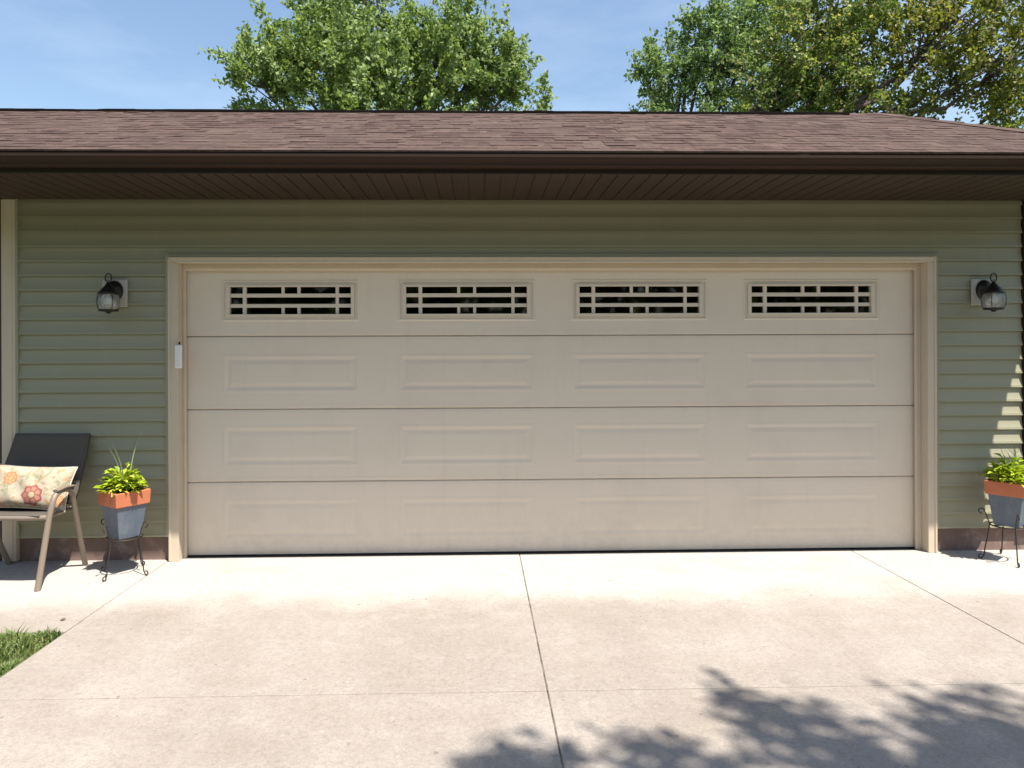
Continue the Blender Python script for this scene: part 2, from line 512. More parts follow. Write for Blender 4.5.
b = MB()
def course(x0, x1, zb, zt, zcb, zct):
    yt, yb = -0.001, -0.0205
    def yy(z): return yt + (yb - yt) * (1 - (z - zcb) / (zct - zcb)) ** 1.9
    y0 = yy(zb)
    pr = [(0.0, zb + 0.015), (y0 + 0.0035, zb + 0.014), (y0 + 0.0035, zb), (y0 + 0.001, zb)]
    n = len(pr)
    b.add([(x0, y, z) for y, z in pr] + [(x1, y, z) for y, z in pr], [(i, i + 1, n + i + 1, n + i) for i in range(n - 1)])
    pr = [(y0 + 0.001, zb)] + [(yy(zb + 0.0015 + (zt - zb - 0.0015) * k / 7), zb + 0.0015 + (zt - zb - 0.0015) * k / 7) for k in range(8)]
    n = len(pr)
    b.add([(x0, y, z) for y, z in pr] + [(x1, y, z) for y, z in pr], [(i, i + 1, n + i + 1, n + i) for i in range(n - 1)], True)
random.seed(2)
z = Z0
while z < ZS:
    zt = z + CO
    zc = min(zt, ZS)
    if zc <= ZH:
        course(XL + 0.012, DL - 0.012, z, zc, z, zt); course(DR + 0.012, XR - 0.004, z, zc, z, zt)
    elif z < ZH:
        course(XL + 0.012, DL - 0.012, z, zc, z, zt); course(DR + 0.012, XR - 0.004, z, zc, z, zt)
        course(DL - 0.012, DR + 0.012, ZH + 0.012, zc, z, zt)
    else:
        course(XL + 0.012, XR - 0.004, z, zc, z, zt)
    z = zt
# receiver channels round the trims
b.box(XL, XL + 0.016, -0.023, 0, Z0, ZS)
b.box(DL - 0.020, DL - 0.001, -0.024, 0, Z0, ZH + 0.018)
b.box(DR + 0.001, DR + 0.020, -0.024, 0, Z0, ZH + 0.018)
b.box(DL - 0.001, DR + 0.001, -0.024, 0, ZH + 0.001, ZH + 0.018)
# sheathing behind
b.box(-3.33, DL + 0.03, 0.003, 0.12, Z0, ZS); b.box(DR - 0.03, 4.06, 0.003, 0.12, Z0, ZS); b.box(DL + 0.03, DR - 0.03, 0.003, 0.12, ZH - 0.02, ZS)
siding = b.build('siding', M_siding, house)

b = MB()                                                     # other walls of the house
for k in range(int((ZS - Z0) / CO) + 1):
    zb = Z0 + k * CO; zt = min(zb + CO, ZS)
    b.add([(4.06, 0.02, zb), (4.075, 0.02, zb), (4.062, 0.02, zt), (4.06, 5.9, zb), (4.075, 5.9, zb), (4.062, 5.9, zt)], [(0, 1, 4, 3), (1, 2, 5, 4)])
b.box(3.96, 4.058, 0.125, 5.9, Z0, ZS); b.box(-9.0, 4.058, 5.9, 6.0, 0.0, ZS); b.box(-9.1, -9.0, 0.3, 6.0, 0, ZS)
b.box(-3.43, -3.33, 0.125, 5.9, Z0, ZS)
b.build('side_wall', M_siding, house)
b = MB()                                                     # dark boards left of the corner trim
for k in range(42):
    x1 = -3.334 - k * 0.135
    b.box(x1 - 0.131, x1, 0.02, 0.05, 0.02, ZS)
b.box(-9.0, -3.334, 0.045, 0.12, 0.0, ZS)
b.build('board_wall', M_brownwall, house)
b = MB(); b.box(-3.332, -2.171, 0.022, 0.12, -0.05, Z0 - 0.004)
b.build('foundation', M_found, house)
b = MB(); b.box(3.316, 4.058, 0.022, 0.12, -0.05, Z0 - 0.004)
b.box(3.93, 4.056, 0.12, 5.9, -0.05, Z0 - 0.004)
b.build('foundation', M_found, house)
b = MB(); b.box(-3.321, -3.225, -0.024, 0.02, 0.012, ZS - 0.002); b.box(-3.300, -3.246, -0.028, -0.022, 0.012, ZS - 0.002)
b.build('corner_trim', M_trim, house, bevel=0.003)
b = MB(); b.box(3.962, 4.082, -0.032, 0.002, Z0 - 0.002, ZS - 0.002); b.box(4.05, 4.082, 0.0, 0.09, Z0 - 0.002, ZS - 0.002)
b.build('corner_trim', M_brown, house, bevel=0.003)

# door casing with its jambs and stops
b = MB()
for x0, x1 in ((DL, -2.100), (3.250, DR)):
    b.box(x0, x1, -0.030, 0.004, 0.0, 2.098)
b.box(DL, DR, -0.030, 0.004, 2.0985, ZH)
b.box(DL + 0.0, DL + 0.016, -0.036, -0.028, 0.002, ZH - 0.001); b.box(DR - 0.016, DR, -0.036, -0.028, 0.002, ZH - 0.001)
b.box(DL + 0.016, DR - 0.016, -0.036, -0.028, ZH - 0.017, ZH - 0.001)
b.box(DL + 0.004, -2.1005, 0.0045, 0.13, 0.0, 2.13); b.box(3.2505, DR - 0.004, 0.0045, 0.13, 0.0, 2.13); b.box(-2.1, 3.25, 0.0045, 0.13, 2.0985, 2.13)
b.build('door_casing', M_trim, house, bevel=0.003)
b = MB()
def stop_prof(s, xa, w):
    return [(xa, 0.052), (xa + s * (w - 0.007), 0.052), (xa + s * w, 0.060), (xa + s * w, 0.074), (xa + s * w * 0.7, 0.092), (xa, 0.092)]
for s, xa, w in ((1, -2.0995, 0.020), (-1, 3.2495, 0.038)):
    p = stop_prof(s, xa, w); n = len(p)
    b.add([(x, y, 0.0) for x, y in p] + [(x, y, 2.056) for x, y in p], [(i, (i + 1) % n, n + (i + 1) % n, n + i) for i in range(n)] + [tuple(range(n))])
b.prism_x([(0.052, 2.097), (0.052, 2.064), (0.060, 2.050), (0.074, 2.050), (0.092, 2.062), (0.092, 2.097)], -2.0995, 3.2495)
b.build('door_stop', M_trim, house)

# ---- garage door
gd = empty('garage_door', (0, 0.1, 0)); gd.parent = house
PX = [(-1.839, -0.851), (-0.574, 0.425), (0.688, 1.690), (1.954, 2.966)]
GX0, GX1 = -2.092, 3.242
def loop_rect(x0, x1, z0, z1, d): return [(x0, d, z0), (x1, d, z0), (x1, d, z1), (x0, d, z1)]
def nested(mb, loops):
    for a, c in zip(loops[:-1], loops[1:]):
        mb.add(a + c, [(i, (i + 1) % 4, 4 + (i + 1) % 4, 4 + i) for i in range(4)])
def section(z0, z1, pz0, pz1, window=False, chb=0.007, k_=1.0):
    mb = MB()
    zl, zu = z0 + chb, z1 - 0.007
    bx = [GX0] + [v for p in PX for v in p] + [GX1]
    bz = [zl, pz0, pz1, zu]
    for i in range(len(bx) - 1):
        for j in range(3):
            if j == 1 and i % 2 == 1: continue
            mb.add(loop_rect(bx[i], bx[i + 1], bz[j], bz[j + 1], 0.0), [(0, 1, 2, 3)])
    for za, zb, s in ((zl, z0, 1), (zu, z1, -1)):            # rolled meeting rails
        mb.add([(GX0, 0, za), (GX1, 0, za), (GX0, 0.009, zb), (GX1, 0.009, zb), (GX0, 0.045, zb), (GX1, 0.045, zb)], [(0, 1, 3, 2), (2, 3, 5, 4)])
    mb.box(GX0, GX1, -0.0012, 0.001, zu - 0.022, zu - 0.014)
    mb.box(GX0, GX1, -0.0012, 0.001, zl + 0.014, zl + 0.022)
    for (a, c) in PX:
        def ins(k, d): return loop_rect(a + k, c - k, pz0 + k, pz1 - k, d)
        if window:
            nested(mb, [ins(0, 0), ins(0.006, -0.004), ins(0.014, -0.004), ins(0.020, 0.004), ins(0.034, 0.004), ins(0.035, 0.045)])
        else:
            L = [ins(0, 0), ins(0.012, -0.0015 * k_), ins(0.020, -0.0012 * k_), ins(0.040, 0.0036 * k_), ins(0.050, 0.0036 * k_), ins(0.074, -0.0003)]
            nested(mb, L); mb.add(L[-1], [(0, 1, 2, 3)])
    for i in range(len(bx) - 1):                             # back skin
        for j in range(3):
            if window and j == 1 and i % 2 == 1: continue
            mb.add(loop_rect(bx[i], bx[i + 1], bz[j], bz[j + 1], 0.045), [(0, 1, 2, 3)])
    return mb.build('door_section', M_door, gd, fix=False)
section(0.005, 0.5285, 0.109, 0.412, False, 0.003, 0.6)
section(0.5315, 1.0525, 0.636, 0.940, False, 0.007, 0.85)
section(1.0555, 1.5795, 1.171, 1.453)
section(1.5825, 2.108, 1.688, 1.988, True)
gcols = [(0.030, 0.114), (0.146, 0.397), (0.424, 0.513), (0.541, 0.794), (0.823, 0.907)]
for (a, c) in PX:
    w0 = a + 0.0345; w1 = c - 0.0345; sc = (w1 - w0) / 0.937
    mb = MB()
    zf0, zf1 = 1.7225, 1.9535
    X = lambda u: w0 + u * sc
    # outer frame
    mb.box(w0, w1, -0.012, 0.03, 1.938, zf1); mb.box(w0, w1, -0.012, 0.03, zf0, 1.740)
    mb.box(w0, X(0.026), -0.012, 0.03, 1.7402, 1.9378); mb.box(X(0.911), w1, -0.012, 0.03, 1.7402, 1.9378)
    # two long rails, two full posts and short posts in the top and bottom rows
    for u0, u1 in ((0.117, 0.143), (0.797, 0.820)):
        mb.box(X(u0), X(u1), 0.002, 0.022, 1.7402, 1.9378)
    for za, zb in ((1.7885, 1.8145), (1.8625, 1.8895)):
        mb.box(X(0.0262), X(0.9108), 0.0035, 0.0205, za, zb)
    for u0, u1 in ((0.400, 0.421), (0.516, 0.538)):
        mb.box(X(u0), X(u1), 0.002, 0.022, 1.7402, 1.7883); mb.box(X(u0), X(u1), 0.002, 0.022, 1.8897, 1.9378)
    mb.build('window_grille', M_grille, gd, bevel=0.002)
    mb = MB(); mb.box(w0, w1, 0.024, 0.028, 1.7404, 1.9376)
    mb.build('window_pane', M_pane, gd)
mb = MB(); mb.box(GX0, GX1, 0.004, 0.04, 0.0005, 0.0046)
mb.build('weather_seal', M_black, gd)

# ---- eaves and roof
EY, EZ, RY, RZ = -0.952, 2.632, 0.97, 3.492
EXR, EXL, RXR = 4.345, -9.6, 3.476
b = MB()
k = 0
x = EXL
while x < EXR - 0.12:
    x1 = x + 0.1016
    b.box(x + 0.004, x1 - 0.004, -0.818, 0.0, ZS, ZS + 0.012)
    b.box(x - 0.004, x + 0.004, -0.818, 0.0, ZS + 0.006, ZS + 0.012)
    x = x1
b.box(4.07, 4.25, 0.0, 5.9, ZS, ZS + 0.012)
b.build('soffit', M_soffit, house)
b = MB(); b.box(EXL, 4.27, -0.842, -0.8185, ZS - 0.012, 2.66); b.box(4.27, 4.292, -0.842, 6.6, ZS - 0.012, 2.64)
b.build('fascia', M_fascia, house)
gp = [(-0.843, 2.632), (-0.843, 2.560), (-0.908, 2.558), (-0.917, 2.562), (-0.920, 2.576), (-0.931, 2.588), (-0.944, 2.596), (-0.950, 2.604), (-0.951, 2.624), (-0.944, 2.629), (-0.936, 2.627), (-0.938, 2.622)]
b = MB(); b.prism_x(gp, EXL, EXR - 0.02, closed=False)
for xe in (EXR - 0.0205,):
    b.add([(xe, y, z) for y, z in gp[:9]], [tuple(range(9))])
for xs_ in (-5.2, 1.9):                                      # lapped seams
    b.prism_x([(y - 0.0015, z - 0.0012) for y, z in gp[2:10]], xs_, xs_ + 0.06, closed=False)
b.build('gutter', M_brown, house)

def shingle_roof():
    rng = random.Random(11)
    mb = MB()
    sl = math.hypot(RY - EY, RZ - EZ)
    n = 19
    ex = sl / n
    ay, az = (RY - EY) / sl, (RZ - EZ) / sl                  # up-slope direction
    ny, nz = -az, ay                                         # outward normal
    for i in range(n):
        s0 = i * ex - (0.003 if i == 0 else 0.0); s1 = (i + 1) * ex + 0.01
        xe = EXR + (RXR - EXR) * (s0 / sl)
        x = EXL - rng.random() * 0.3
        while x < xe:
            w = rng.choice([0.05, 0.07, 0.10, 0.14, 0.18]) * rng.uniform(0.8, 1.2)
            th = rng.choice([0.0035, 0.0045, 0.0055, 0.0065]) + rng.uniform(-.0006, .0006)
            x0, x1 = x, min(x + w, xe)
            dz = rng.uniform(-0.0015, 0.0015) if i else 0.0
            if i == 0: th = 0.009
            a = s0 + (rng.uniform(-0.006, 0.006) if i else 0.0)
            def P(xx, s, h): return (xx, EY + ay * s + ny * h, EZ + az * s + nz * h + dz)
            cut = (RXR - EXR) * ((s1 - s0) / sl) if x1 >= xe - 1e-6 else 0
            vs = [P(x0, a, th), P(x1, a, th), P(x1 + cut, s1, 0.003), P(x0, s1, 0.003), P(x0, a, -0.002), P(x1, a, -0.002), P(x1 + cut, s1, -0.002), P(x0, s1, -0.002)]
            mb.add(vs, [(0, 1, 2, 3), (0, 4, 5, 1), (0, 3, 7, 4), (1, 5, 6, 2)])
            x += w
    # deck, hip end and back slope below the shingles
    e = -0.006
    A, B = (EXL, EY, EZ + e), (EXR, EY, EZ + e)
    C, D = (RXR, RY, RZ + e), (EXL, RY, RZ + e)
    Eb, Fb = (EXR, 6.75, 2.64), (EXL, 6.75, 2.64)
    mb.add([A, B, C, D], [(0, 1, 2, 3)])
    mb.add([B, Eb, C], [(0, 1, 2)])
    mb.add([C, Eb, Fb, D], [(0, 1, 2, 3)])
    return mb.build('roof', M_shingle, house, fix=False)
roof = shingle_roof()
b = MB()
rr = random.Random(3)
x = EXL
while x < 3.12:
    h = rr.uniform(-0.003, 0.003)
    b.prism_x([(RY - 0.13, RZ - 0.050 + h), (RY - 0.13, RZ - 0.034 + h), (RY, RZ + 0.012 + h), (RY + 0.13, RZ - 0.016 + h), (RY + 0.13, RZ - 0.034 + h)], x, x + 0.245)
    x += 0.25
M_ridge = paint('ridge_shingle', (0.012, 0.010, 0.009), 1.0, 0.3, 30, 0.4, 150)
M_ridge.node_tree.nodes['Principled BSDF'].inputs['Specular IOR Level'].default_value = 0.0
b.build('ridge_cap', M_ridge, roof)
b = MB()
hip_a, hip_b = Vector((EXR, EY, EZ + 0.012)), Vector((RXR, RY, RZ + 0.006))
for k in range(9):
    p = hip_a.lerp(hip_b, k / 9); q = hip_a.lerp(hip_b, (k + 1.1) / 9)
    dirv = (q - p).normalized(); sd = Vector((0, 0, 1)).cross(dirv).normalized() * 0.11
    up = Vector((0, 0, 0.018))
    b.add([p - sd - up, p + up * .6, p + sd - up, q - sd - up, q, q + sd - up], [(0, 1, 4, 3), (1, 2, 5, 4), (0, 2, 1)])
b.build('hip_cap', M_shingle, roof)

# ---- white sensor box on the jamb
b = MB(); b.box(-0.024, 0.024, -0.028, 0.0, 0.0, 0.165)
kp = empty('sensor_box', (-2.086, -0.0365, 1.357), 0, 'small white plastic sensor box fixed to the left edge of the garage door casing', 'sensor')
b.build('housing', M_white, kp, bevel=0.008)
b = MB(); b.box(-0.006, 0.006, -0.0005, 0.002, 0.165, 0.185)
b.build('bracket', M_bronze, kp)

# ------------------------------------------------------------------ wall lanterns
def make_lantern():
    r = empty('wall_lantern', (0, 0, 0), 0, 'dark bronze onion lantern on a pale block left of the garage door', 'wall lamp', 'wall lanterns beside the garage door')
    mb = MB(); mb.box(-0.085, 0.085, -0.022, 0.0, -0.095, 0.095)
    mb.build('mounting_block', M_block, r, bevel=0.005)
    mb = MB()
    prof = [(0.0, 0.045), (0.018, 0.043), (0.030, 0.034), (0.048, 0.024), (0.058, 0.012), (0.062, 0.0), (0.0, 0.0)]
    n = 28
    vs, fs = [], []
    for rad, h in prof:
        for k in range(n):
            q = 2 * math.pi * k / n
            vs.append((rad * math.cos(q), -0.022 - h, 0.015 + rad * math.sin(q) * 1.18))
    for i in range(len(prof) - 1):
        for k in range(n): fs.append((i * n + k, i * n + (k + 1) % n, (i + 1) * n + (k + 1) % n, (i + 1) * n + k))
    mb.add(vs, fs, True)
    mb.build('back_plate', M_bronze, r)
    cx, cy, cz = 0.024, -0.15, -0.026
    mb = MB(); mb.tube([(0, -0.055, 0.0), (0, -0.085, -0.028), (0, -0.105, -0.040), (0.008, -0.118, -0.018), (0.018, -0.125, 0.01), (0.024, -0.135, 0.025)], 0.009, 8)
    mb.build('arm', M_bronze, r)
    mb = MB(); mb.lathe([(0.0, 0.090), (0.011, 0.089), (0.013, 0.078), (0.021, 0.074), (0.023, 0.064), (0.033, 0.058), (0.035, 0.049), (0.046, 0.044), (0.047, 0.035), (0.057, 0.026), (0.067, 0.012), (0.065, 0.008), (0.0, 0.010)], (cx, cy, cz), 28)
    mb.build('cap', M_bronze, r)
    mb = MB()
    mb.tube([(cx + 0.024 * math.cos(q) * 0.9, cy, cz + 0.118 + 0.031 * math.sin(q)) for q in [R(-90 + 360 * i / 20) for i in range(21)]], 0.0042, 8)
    mb.lathe([(0.0, 0.104), (0.008, 0.104), (0.009, 0.097), (0.0, 0.096)], (cx, cy, cz), 12)
    mb.build('hanging_loop', M_bronze, r)
    mb = MB(); mb.lathe([(0.056, 0.010), (0.066, -0.008), (0.072, -0.032), (0.0715, -0.055), (0.066, -0.080), (0.058, -0.096)], (cx, cy, cz), 28)
    mb.build('glass_globe', M_globe, r)
    mb = MB(); mb.lathe([(0.0, -0.096), (0.060, -0.096), (0.064, -0.101), (0.060, -0.108), (0.020, -0.112), (0.012, -0.122), (0.0, -0.124)], (cx, cy, cz), 24)
    mb.build('base_ring', M_bronze, r)
    for k in range(4):
        q = R(45 + 90 * k)
        mb = MB()
        mb.tube([(cx + math.cos(q) * a, cy + math.sin(q) * a, cz + z) for a, z in ((0.068, 0.012), (0.073, -0.02), (0.0745, -0.05), (0.069, -0.08), (0.062, -0.099))], 0.0019, 6)
        mb.build('cage_bar', M_bronze, r)
    mb = MB(); mb.lathe([(0.0, -0.074), (0.017, -0.070), (0.028, -0.054), (0.030, -0.040), (0.024, -0.022), (0.015, -0.005), (0.014, 0.010)], (cx, cy, cz), 20)
    mb.build('bulb', M_bulb, r)
    return r
lamp = make_lantern()
lamp.location = (-2.532, -0.019, 1.885)
lamp2 = copy_tree(lamp)
lamp2.scale.x = -1
lamp2.location = (3.657, -0.019, 1.880)
lamp2['label'] = 'dark bronze onion lantern on a pale block right of the garage door'

# ------------------------------------------------------------------ patio chair and pillow
def arc(p, c, q, n=6):
    p, c, q = Vector(p), Vector(c), Vector(q)
    return [p * (1 - t) ** 2 + c * 2 * t * (1 - t) + q * t * t for t in [i / n for i in range(n + 1)]]
chair = empty('patio_chair', (-3.005, -0.33, 0), R(-4), 'tan metal patio chair with charcoal sling seat and back against the green wall', 'chair')
for s in (-1, 1):
    mb = MB()
    pts = [Vector((s * 0.300, -0.265, 0.0)), Vector((s * 0.325, -0.185, 0.45))] + arc((s * 0.33, -0.172, 0.50), (s * 0.334, -0.155, 0.582), (s * 0.334, -0.08, 0.588), 6)
    mb.tube(pts, 0.0185, 10, flat=1.0)
    mb.build('front_leg', M_frame, chair)
    mb = MB()
    pts = arc((s * 0.334, -0.07, 0.588), (s * 0.334, 0.035, 0.588), (s * 0.322, 0.055, 0.50), 6) + [Vector((s * 0.29, 0.18, 0.20)), Vector((s * 0.272, 0.265, 0.0))]
    mb.tube(pts, 0.0175, 10)
    mb.build('rear_leg', M_frame, chair)
    mb = MB(); mb.tube([(s * 0.337, -0.145, 0.594), (s * 0.338, -0.06, 0.604), (s * 0.335, 0.03, 0.594)], [0.02, 0.023, 0.02], 10, flat=0.45)
    mb.build('armrest', M_frame, chair)
mb = MB()
mb.tube([(-0.318, -0.20, 0.437), (-0.20, -0.215, 0.437), (0.20, -0.215, 0.437), (0.318, -0.20, 0.437)], 0.0165, 10)
for s in (-1, 1):
    mb.tube([(s * 0.292, -0.205, 0.437), (s * 0.285, 0.0, 0.424), (s * 0.275, 0.115, 0.430), (s * 0.268, 0.165, 0.50), (s * 0.25 + 0.03, 0.285, 0.885)], 0.013, 8)
mb.tube([(-0.262, 0.14, 0.415), (0.262, 0.14, 0.415)], 0.012, 8)
mb.build('seat_frame', M_frame, chair)
def sling(rows, hw, th, name):
    mb = MB(); n = 10
    vs, fs = [], []
    for (y, z, w, sag, *xo) in rows:
        for i in range(n + 1):
            u = -1 + 2 * i / n
            vs.append((u * w + (xo[0] if xo else 0), y + sag * (1 - u * u), z - abs(sag) * 0.35 * (1 - u * u)))
    m = len(rows)
    for j in range(m - 1):
        for i in range(n): fs.append((j * (n + 1) + i, j * (n + 1) + i + 1, (j + 1) * (n + 1) + i + 1, (j + 1) * (n + 1) + i))
    mb.add(vs, fs, True)
    o = mb.build(name, M_sling, chair)
    md = o.modifiers.new('thick', 'SOLIDIFY'); md.thickness = th; md.offset = 0
    return o
sling([(-0.222, 0.452, 0.283, 0), (-0.10, 0.436, 0.28, 0.01), (0.02, 0.425, 0.275, 0.01), (0.115, 0.434, 0.268, 0)], 0.28, 0.012, 'seat')
sling([(0.120, 0.455, 0.285, 0.004, 0.0), (0.155, 0.53, 0.283, 0.014, 0.008), (0.195, 0.66, 0.280, 0.016, 0.018), (0.240, 0.78, 0.272, 0.014, 0.028), (0.268, 0.880, 0.264, 0.004, 0.036), (0.278, 0.908, 0.262, 0.0, 0.038)], 0.25, 0.022, 'backrest')

def make_pillow():
    N, Mv = 130, 76
    hw, hh, th = 0.290, 0.150, 0.072
    vs, cols, fs = [], [], []
    rg = random.Random(5)
    flowers = [(0.30, -0.46, 0.50, 'red'), (-0.32, 0.30, 0.34, 'orange'), (-0.86, -0.35, 0.36, 'red'), (0.68, 0.42, 0.24, 'tan'), (-0.12, -0.62, 0.18, 'tan'),
               (0.86, -0.55, 0.26, 'orange'), (-0.80, 0.65, 0.22, 'tan')]
    leaves = [(rg.uniform(-1, 1), rg.uniform(-1, 1), rg.uniform(0, 3.14), rg.uniform(0.08, 0.20), rg.choice([(0.27, 0.27, 0.17), (0.35, 0.25, 0.16), (0.36, 0.34, 0.24), (0.43, 0.26, 0.13)])) for _ in range(170)]
    pal = {'red': [(0.27, 0.075, 0.06), (0.36, 0.18, 0.13), (0.42, 0.34, 0.20)], 'orange': [(0.40, 0.17, 0.07), (0.44, 0.26, 0.14), (0.36, 0.26, 0.13)], 'tan': [(0.40, 0.32, 0.22), (0.48, 0.40, 0.29), (0.36, 0.24, 0.16)]}
    def colour(u, v):
        c = (0.42, 0.345, 0.255)
        for (a, b2, an, l, lc) in leaves:
            dx, dy = (u - a) * hw / hh, v - b2
            p = dx * math.cos(an) + dy * math.sin(an); q = -dx * math.sin(an) + dy * math.cos(an)
            if (p / l) ** 2 + (q / (l * 0.38)) ** 2 < 1: c = lc
        for (a, b2, r, k) in flowers:
            dx, dy = (u - a) * hw / hh, v - b2
            d = math.hypot(dx, dy); an = math.atan2(dy, dx)
            rr_ = r * (0.93 + 0.07 * math.cos(7 * an + a * 9))
            if d < rr_:
                t = d / rr_
                ring = math.cos(7 * an + a * 9)
                c = pal[k][2] if t < 0.30 else (pal[k][0] if (t > 0.80 or ring < -0.72 or t < 0.40) else pal[k][1])
        return c
    for side in (1, -1):
        for j in range(Mv + 1):
            for i in range(N + 1):
                u = -1 + 2 * i / N; v = -1 + 2 * j / Mv
                x = hw * u * (1 - 0.055 * (1 - v * v)); z = hh * v * (1 - 0.10 * (1 - u * u))
                t = max(0.0, (1 - u ** 4)) ** 0.55 * max(0.0, (1 - v ** 4)) ** 0.55
                t *= 1 + 0.06 * math.sin(7 * u + 2) * math.sin(5 * v) + 0.05 * math.sin(13 * u + 4 * v)
                vs.append((x, -side * th * t, z)); cols.append((*colour(u, v), 1))
    nn = (N + 1) * (Mv + 1)
    for sd in (0, 1):
        for j in range(Mv):
            for i in range(N):
                a = sd * nn + j * (N + 1) + i
                fs.append((a, a + 1, a + N + 2, a + N + 1))
    me = bpy.data.meshes.new('throw_pillow'); me.from_pydata(vs, [], fs)
    at = me.color_attributes.new('print', 'FLOAT_COLOR', 'POINT')
    at.data.foreach_set('color', np.array(cols, dtype=np.float32).ravel())
    me.polygons.foreach_set('use_smooth', [True] * len(fs))
    t = NT('floral_cotton')
    an = t.n('ShaderNodeAttribute', _attribute_name='print')
    c = t.mix(1.0, an.outputs['Color'], t.ramp(t.noise(55, 4, 0.7), [(0.3, 0.86), (0.7, 1.1)]), 'MULTIPLY')
    t.set(c, 0.9); t.bump(t.noise(9, 3), 0.25, 0.02)
    me.materials.append(t.m)
    o = link(bpy.data.objects.new('throw_pillow', me))
    mb = MB()
    loop = []
    for k in range(81):
        s = k / 80 * 4
        if s <= 1: u, v = -1 + 2 * s, -1
        elif s <= 2: u, v = 1, -1 + 2 * (s - 1)
        elif s <= 3: u, v = 1 - 2 * (s - 2), 1
        else: u, v = -1, 1 - 2 * (s - 3)
        loop.append((hw * u * (1 - 0.055 * (1 - v * v)), 0, hh * v * (1 - 0.10 * (1 - u * u))))
    mb.tube(loop, 0.004, 6, False)
    mb.build('piping', paint('cream_piping', (0.62, 0.55, 0.44), 0.85, 0.05, 20, 0), o)
    return o
pillow = tag(make_pillow(), 'cream lumbar pillow printed with red and orange flowers lying on the patio chair', 'pillow')
pillow.location = (-2.985, -0.275, 0.578)
pillow.rotation_euler = (R(-24), R(2.5), R(-3))

# ------------------------------------------------------------------ planters on wire stands
def make_stand():
    r = empty('plant_stand', (0, 0, 0), 0, 'black wire plant stand with curled feet between patio chair and garage door', 'plant stand', 'wire plant stands holding the pots')
    mb = MB()
    mb.tube([(0.112 * math.cos(R(q)), 0.112 * math.sin(R(q)), 0.243) for q in range(0, 361, 12)], 0.0048, 8, False)
    mb.tube([(-0.112, 0, 0.243), (0.112, 0, 0.243)], 0.004, 6); mb.tube([(0, -0.112, 0.2435), (0, 0.112, 0.2435)], 0.004, 6)
    mb.build('ring', M_wire, r)
    for k in range(4):
        q = R(-106 + 90 * k)
        D = Vector((math.cos(q), math.sin(q), 0))
        def at(rad, z): return D * rad + Vector((0, 0, z))
        pts = []
        for i in range(13):                                  # scroll foot
            a = R(-300 + 25 * i + 0)
            pts.append(at(0.162 + 0.013 * math.cos(a), 0.0175 + 0.013 * math.sin(a)))
        pts = [at(0.172 + 0.013 * math.cos(R(a)), 0.0175 + 0.013 * math.sin(R(a))) for a in range(120, -150, -25)]
        pts += [at(0.152, 0.03), at(0.147, 0.07), at(0.132, 0.15), at(0.118, 0.243)]
        mb = MB(); mb.tube(pts, 0.0042, 7)
        mb.build('leg', M_wire, r)
        top = [at(0.1175, 0.245), at(0.134, 0.30), at(0.148, 0.335)] + [at(0.166 + 0.018 * math.cos(R(a)), 0.335 + 0.018 * math.sin(R(a))) for a in range(180, -120, -25)]
        mb = MB(); mb.tube(top, 0.0036, 7)
        mb.build('scroll_arm', M_wire, r)
    return r

def make_pot():
    r = empty('flower_pot', (0, 0, 0), 0, 'square blue grey pot with terracotta rim on the stand beside the patio chair', 'flower pot', 'square flower pots on wire stands')
    def sq(h, z): return [(-h, -h, z), (h, -h, z), (h, h, z), (-h, h, z)]
    def rings(mb, L, cap0=False):
        nested(mb, L)
        if cap0: mb.add(L[0], [(3, 2, 1, 0)])
    mb = MB(); rings(mb, [sq(0.080, 0.0), sq(0.087, 0.005), sq(0.117, 0.222), sq(0.105, 0.222)], True)
    mb.build('body', M_glaze, r, bevel=0.006)
    mb = MB(); rings(mb, [sq(0.116, 0.214), sq(0.124, 0.214), sq(0.131, 0.219), sq(0.1365, 0.305), sq(0.133, 0.309), sq(0.118, 0.309), sq(0.114, 0.26)])
    mb.build('rim', M_terra, r, bevel=0.004)
    mb = MB()
    n = 14; vs = []; rg = random.Random(1)
    for j in range(n + 1):
        for i in range(n + 1):
            u, v = -1 + 2 * i / n, -1 + 2 * j / n
            vs.append((u * 0.1175, v * 0.1175, 0.288 + 0.012 * (1 - u * u) * (1 - v * v) + rg.uniform(-.005, .005)))
    mb.add(vs, [(j * (n + 1) + i, j * (n + 1) + i + 1, (j + 1) * (n + 1) + i + 1, (j + 1) * (n + 1) + i) for j in range(n) for i in range(n)], True)
    mb.build('soil', M_soil, r)
    return r

def leaf_verts(L, W, cup, droop, base, az, el, roll=0.0):
    """broad ovate leaf as a 3 x 6 sheet starting at base, heading az, rising el"""
    n = 6
    prof = [0.10, 0.62, 0.98, 0.94, 0.60, 0.04]
    f = Vector((math.cos(az) * math.cos(el), math.sin(az) * math.cos(el), math.sin(el)))
    s = Vector((-math.sin(az), math.cos(az), 0))
    s = Matrix.Rotation(roll, 3, f) @ s
    u = s.cross(f) * -1 if s.cross(f).z < 0 else s.cross(f)
    vs = []
    for i in range(n):
        t = i / (n - 1)
        c = Vector(base) + f * (L * t) + Vector((0, 0, -droop * L * t * t))
        for k in (-1, 0, 1):
            vs.append(c + s * (k * W * 0.5 * prof[i]) + u * (cup * W * abs(k) * prof[i]))
    fs = []
    for i in range(n - 1):
        for k in range(2): fs.append((i * 3 + k, i * 3 + k + 1, (i + 1) * 3 + k + 1, (i + 1) * 3 + k))
    return vs, fs

